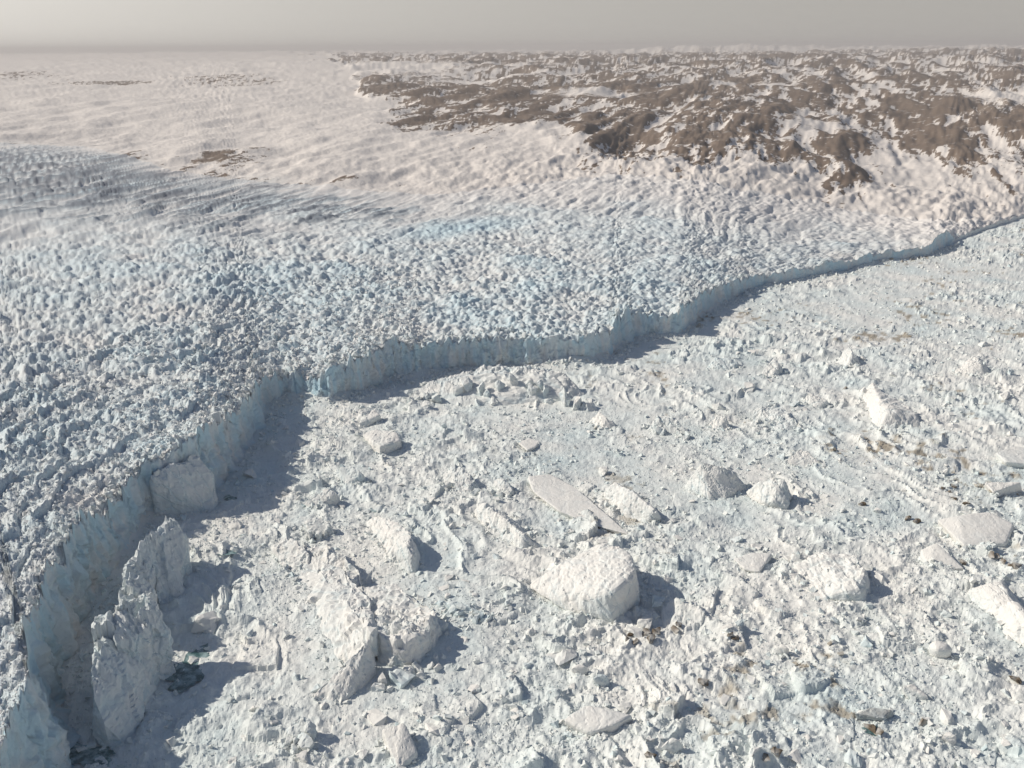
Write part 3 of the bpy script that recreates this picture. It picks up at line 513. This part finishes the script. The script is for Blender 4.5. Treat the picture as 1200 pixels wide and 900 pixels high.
SILT = [(735, 748), (745, 752), (752, 744), (762, 748), (757, 740), (768, 741), (741, 742), (795, 735), (792, 738), (855, 744), (862, 747), (1105, 572), (1112, 576), (1120, 582), (1133, 590), (1118, 570), (1168, 652),
        (1176, 657), (1184, 662), (1190, 664), (1162, 650), (1065, 606), (1074, 610), (1128, 660), (898, 880), (906, 890), (1020, 852), (1030, 858), (1080, 846), (1192, 798), (1010, 590), (825, 800), (990, 455), (760, 885)]
placed = [(o[0], o[1], s*0.33) for o, s in BERGS]
for nm, meshes, lab, grp, cnt in KINDS:
    k = 0; tries = 0
    while k < cnt and tries < 5000:
        tries += 1
        if nm == 'silty_ice_block':
            p = P(*SILT[k]); s = rng.uniform(0.7, 1.15)
            for _ in range(4): p = P(*SILT[k], float(mel_h(p[:1], p[1:2])[0][0])+2)      # where the line of sight meets the rubble
        else:
            px, py = rng.uniform(120, 1195), 900-590*rng.random()**1.1
            p = P(px, py); s = min(3.0, 0.80/rng.random()**0.36)*(0.72+0.28*math.hypot(p[0], p[1])/1000)
            a_ = math.atan2(p[0], p[1]); r_ = math.hypot(p[0], p[1])
            if r_ > rfront(a_)-25-10*s or (a_ < R(-18) and r_ > rfront(a_)-80): continue
            if any((p[0]-u)**2+(p[1]-v)**2 < (q+5*s)**2 for u, v, q in placed): continue
            placed.append((p[0], p[1], 5*s))
        h = float(mel_h(np.array([p[0]]), np.array([p[1]]))[0][0])
        ob = link(nm, meshes[k % len(meshes)], None, (p[0], p[1], h+(0.6*s if nm == 'silty_ice_block' else -0.8*s))); ob.scale = (s*rng.uniform(.8, 1.35), s*rng.uniform(.8, 1.2), s*rng.uniform(.75, 1.1))
        ob.rotation_euler = (rng.normal()*0.25, rng.normal()*0.25, rng.uniform(0, 6.28))
        near_b = min(range(len(BERGS)), key=lambda i: (BERGS[i][0][0]-p[0])**2+(BERGS[i][0][1]-p[1])**2); db = math.hypot(BERGS[near_b][0][0]-p[0], BERGS[near_b][0][1]-p[1])
        sz = 'big' if s > 1.7 else 'small' if s < 0.95 else 'middling'
        if nm != 'silty_ice_block': lab_ = f'{sz} {lab} by the {BERGL[near_b]}' if db < 75 else f'{sz} {lab} out on open brash'
        else: lab_ = f'{lab} by the {BERGL[near_b]}' if db < 75 else f'{lab} in a dirty patch'
        tag(ob, lab_, 'ice block' if nm != 'ice_plate' else 'ice plate', grp); k += 1

# ---------------------------------------------------------------- seracs: the separate blocks along the glacier's edge, parts of it
SER = [block_mesh('serac', 200+i, 1.35, 0.34, 0, 1.0) for i in range(9)]
k = 0
ai = rng.integers(0, NC, 4000)
for i in ai:
    if k >= 300: break
    a_ = AZ[i]; 
    if not (R(-33) < a_ < R(27)): continue
    dd = 4 + 45*rng.random()**2.0; r_ = RF[i]+dd; s = rng.uniform(0.6, 1.5)*(0.75 if a_ < R(-20) else 1.0)*(0.55 if a_ > R(15) else 1)
    zt = float(terrain(np.array([a_]), np.array([r_]))[0][0])
    ob = link('serac', SER[k % 9], glacier, (r_*math.sin(a_), r_*math.cos(a_), zt-1.5*s)); ob.scale = (s*rng.uniform(.7, 1.1), s*rng.uniform(.7, 1.1), s*rng.uniform(.8, 1.3))
    ob.rotation_euler = (rng.normal()*0.2, rng.normal()*0.2, rng.uniform(0, 6.28)); k += 1

# ---------------------------------------------------------------- fine rubble: tens of thousands of pieces nobody could count
CUBE = np.array([[-1, -1, -1], [1, -1, -1], [1, 1, -1], [-1, 1, -1], [-1, -1, 1], [1, -1, 1], [1, 1, 1], [-1, 1, 1]], float)*0.5
CF = np.array([[0, 2, 1], [0, 3, 2], [4, 5, 6], [4, 6, 7], [0, 1, 5], [0, 5, 4], [1, 2, 6], [1, 6, 5], [2, 3, 7], [2, 7, 6], [3, 0, 4], [3, 4, 7]])
OCT = np.array([[1, 0, 0], [-1, 0, 0], [0, 1, 0], [0, -1, 0], [0, 0, 1], [0, 0, -1]], float)*0.62
OF = np.array([[0, 2, 4], [2, 1, 4], [1, 3, 4], [3, 0, 4], [2, 0, 5], [1, 2, 5], [3, 1, 5], [0, 3, 5]])
def rubble(name, x, y, z, s, ice, dirt, mat):
    V, F, I_, D_ = [], [], [], []; base = 0
    for form, faces, k in ((OCT, OF, s < 3.0), (CUBE, CF, s >= 3.0)):
        v, f = chunks(form, faces, x[k], y[k], z[k], s[k]); V.append(v); F.append(f+base); base += len(v)
        I_.append(np.repeat(ice[k], len(form))); D_.append(np.repeat(dirt[k], len(form)))
    return link(name, mesh_np(name, np.concatenate(V), np.concatenate(F), {'ice': np.concatenate(I_), 'dirt': np.concatenate(D_)}, mat))
def chunks(form, faces, x, y, z, s):
    n = len(x); g = np.random.default_rng(n); m = len(form)
    v = form[None]*(0.55+0.75*g.random((n, m, 1))) + g.normal(size=(n, m, 3))*0.10
    v *= np.stack([g.uniform(.7, 1.4, n), g.uniform(.7, 1.2, n), g.uniform(.5, 1.0, n)], 1)[:, None]
    q = g.normal(size=(n, 4)); q[:, 0] += 0.8; q /= np.linalg.norm(q, axis=1)[:, None]; w_, a, b_, c = q.T
    Rm = np.stack([1-2*(b_*b_+c*c), 2*(a*b_-c*w_), 2*(a*c+b_*w_), 2*(a*b_+c*w_), 1-2*(a*a+c*c), 2*(b_*c-a*w_), 2*(a*c-b_*w_), 2*(b_*c+a*w_), 1-2*(a*a+b_*b_)], 1).reshape(n, 3, 3)
    v = np.einsum('nij,nkj->nki', Rm, v)*s[:, None, None] + np.stack([x, y, z], 1)[:, None]
    return v.reshape(-1, 3), (faces[None]+m*np.arange(n)[:, None, None]).reshape(-1, 3)
def scatter(n, r0, r1, smin, smax, pw):
    r = np.sqrt(rng.uniform(r0*r0, r1*r1, n)); a = rng.uniform(R(-40), R(40), n)
    x = r*np.sin(a); y = r*np.cos(a); s = smin*(1-rng.random(n)*(1-(smin/smax)**pw))**(-1/pw)
    return r, a, x, y, s
parts = []
for n, r0, r1, s0, s1, pw in ((120000, 400, 1250, 0.85, 5.5, 2.4), (40000, 1250, 3000, 1.8, 8, 2.5)):
    r, a, x, y, s = scatter(n, r0, r1, s0, s1, pw)
    den = fbm(x/90, y/90, 501, 4)
    d_ = rfront(a)-r
    k = (d_ > 4+s) & (rng.random(n) < np.clip(0.62+0.8*den, 0.15, 1)*(0.25+0.75*sst(20, 90, d_)))
    parts.append(np.stack([x[k], y[k], s[k]], 1))
n = 5000; ii_ = rng.integers(0, NC, n); dd = 3+26*rng.random(n)**1.5; kk = (ZC[ii_] > 18) & (AZ[ii_] > R(-36)); ii_, dd = ii_[kk], dd[kk]
parts.append(np.stack([RF[ii_]*np.sin(AZ[ii_])+NXo[ii_]*(dd+.15*ZC[ii_]), RF[ii_]*np.cos(AZ[ii_])+NYo[ii_]*(dd+.15*ZC[ii_]), 1.4*(1-rng.random(len(dd))*.94)**(-1/2.0)*np.clip(RF[ii_]/1100, .6, 1.5)], 1))
for (o_, s_), me_ in zip(BERGS, BMESH):
    cv = np.empty(len(me_.vertices)*3, np.float32); me_.vertices.foreach_get('co', cv); cv = cv.reshape(-1, 3); cv = cv[cv[:, 2] < 3.5]
    if len(cv) == 0: continue
    m = int(min(260, 3.0*s_)); pk = cv[rng.integers(0, len(cv), m)]*(1.0+0.22*rng.random((m, 1))**2) + o_
    pk[:, :2] += rng.normal(size=(m, 2))*2.5
    parts.append(np.stack([pk[:, 0], pk[:, 1], 1.3*(1-rng.random(m)*0.95)**(-1/2.0)], 1))
q = np.concatenate(parts); hz, ro, _ = mel_h(q[:, 0], q[:, 1])
icv = np.clip(rng.normal(0.18, 0.10, len(q)) + 0.3*(rng.random(len(q)) < .04), 0, .6)
dv = np.clip(0.85*sst(0.62, 0.95, fbm(q[:, 0]/120, q[:, 1]/120, 333, 4)*.8+0.55*fbm(q[:, 0]/14, q[:, 1]/14, 335, 3)+.15*rng.normal(size=len(q)))*sst(-150, 350, q[:, 0]), 0, .85)
tag(rubble('ice_rubble', q[:, 0], q[:, 1], hz-q[:, 2]*0.02, q[:, 2], icv, dv, M_MEL), 'fine loose ice rubble strewn over the frozen fjord', 'ice rubble', kind='stuff')
# crumbs on top of the torn glacier edge
n = 16000; a = rng.uniform(R(-40), R(-6), n); r = rfront(a) + 4 + 500*rng.random(n)**1.8; x = r*np.sin(a); y = r*np.cos(a)
zt = terrain(a, r)[0]; s = 1.1*(1-rng.random(n)*0.93)**(-1/2.0)*np.clip(r/900, .6, 1.4)
o = rubble('glacier_rubble', x, y, zt+0.1*s, s, np.clip(rng.normal(.22, .08, n), 0, .9), np.zeros(n), M_GLA); o.parent = glacier; o['kind'] = 'stuff'
print('rubble', len(q))

# ---------------------------------------------------------------- melt water in the gap
def water_mat():
    m = bpy.data.materials.new('melt_water'); m.use_nodes = True; b_ = m.node_tree.nodes['Principled BSDF']
    nn = m.node_tree.nodes.new; ll = m.node_tree.links.new; g_ = nn('ShaderNodeNewGeometry'); z_ = nn('ShaderNodeTexNoise'); z_.inputs['Scale'].default_value = 0.16; z_.inputs['Detail'].default_value = 6; z_.inputs['Roughness'].default_value = .65
    r_ = nn('ShaderNodeValToRGB'); r_.color_ramp.elements[0].position = .42; r_.color_ramp.elements[0].color = (0.05, 0.115, 0.12, 1); r_.color_ramp.elements[1].position = .68; r_.color_ramp.elements[1].color = (0.40, 0.52, 0.53, 1)
    ll(g_.outputs['Position'], z_.inputs['Vector']); ll(z_.outputs['Fac'], r_.inputs[0]); ll(r_.outputs[0], b_.inputs['Base Color']); b_.inputs['Roughness'].default_value = 0.25; b_.inputs['Specular IOR Level'].default_value = 0.4
    return m
M_WAT = water_mat()
def pool(px, py, wx, wy, lab, seed):
    c = P(px, py); g = np.linspace(0, 2*math.pi, 40, endpoint=False); rr = 1+0.45*vnoise(np.cos(g)*1.7+seed, np.sin(g)*1.7, 601)+0.25*vnoise(np.cos(g)*4+seed, np.sin(g)*4, 603)
    v = np.stack([np.cos(g)*rr*wx, np.sin(g)*rr*wy, np.zeros(40)], 1); zz = float(np.median(mel_h(c[0]+v[:, 0], c[1]+v[:, 1])[0]))+0.9
    me = bpy.data.meshes.new('melt_pool'); me.from_pydata([(0, 0, 0)]+[tuple(p) for p in v], [], [(0, i+1, (i+1) % 40+1) for i in range(40)]); me.materials.append(M_WAT)
    tag(link('melt_pool', me, None, (c[0], c[1], zz)), lab, kind='structure')
pool(218, 785, 15, 30, 'dark green open water in the shaded gap beside a leaning slab', 1)
pool(262, 655, 12, 6, 'turquoise melt pool at the edge of the shadow', 2)
pool(269, 583, 7, 7, 'small dark round melt hole in the shaded inlet', 3)
pool(100, 884, 22, 12, 'narrow teal water at the foot of the cliff', 4)
pool(1022, 856, 7, 5, 'small dark green pool among stained plates', 5)

# ---------------------------------------------------------------- haze: the dry cold air itself
hz_me = bpy.data.meshes.new('haze'); bm = bmesh.new(); bmesh.ops.create_cube(bm, size=1.0); bm.to_mesh(hz_me); bm.free()
hz = link('haze', hz_me, None, (0, 0, 110)); hz.scale = (160000, 160000, 1330)
mh = bpy.data.materials.new('haze'); mh.use_nodes = True; t = mh.node_tree; t.nodes.clear()
vo = t.nodes.new('ShaderNodeVolumePrincipled'); mo = t.nodes.new('ShaderNodeOutputMaterial'); t.links.new(vo.outputs[0], mo.inputs['Volume'])
vo.inputs['Color'].default_value = (0.98, 0.925, 0.895, 1); vo.inputs['Density'].default_value = 3.5e-5; vo.inputs['Anisotropy'].default_value = 0.1
hz_me.materials.append(mh); tag(hz, 'thin pale haze filling the cold air', 'haze', kind='stuff')
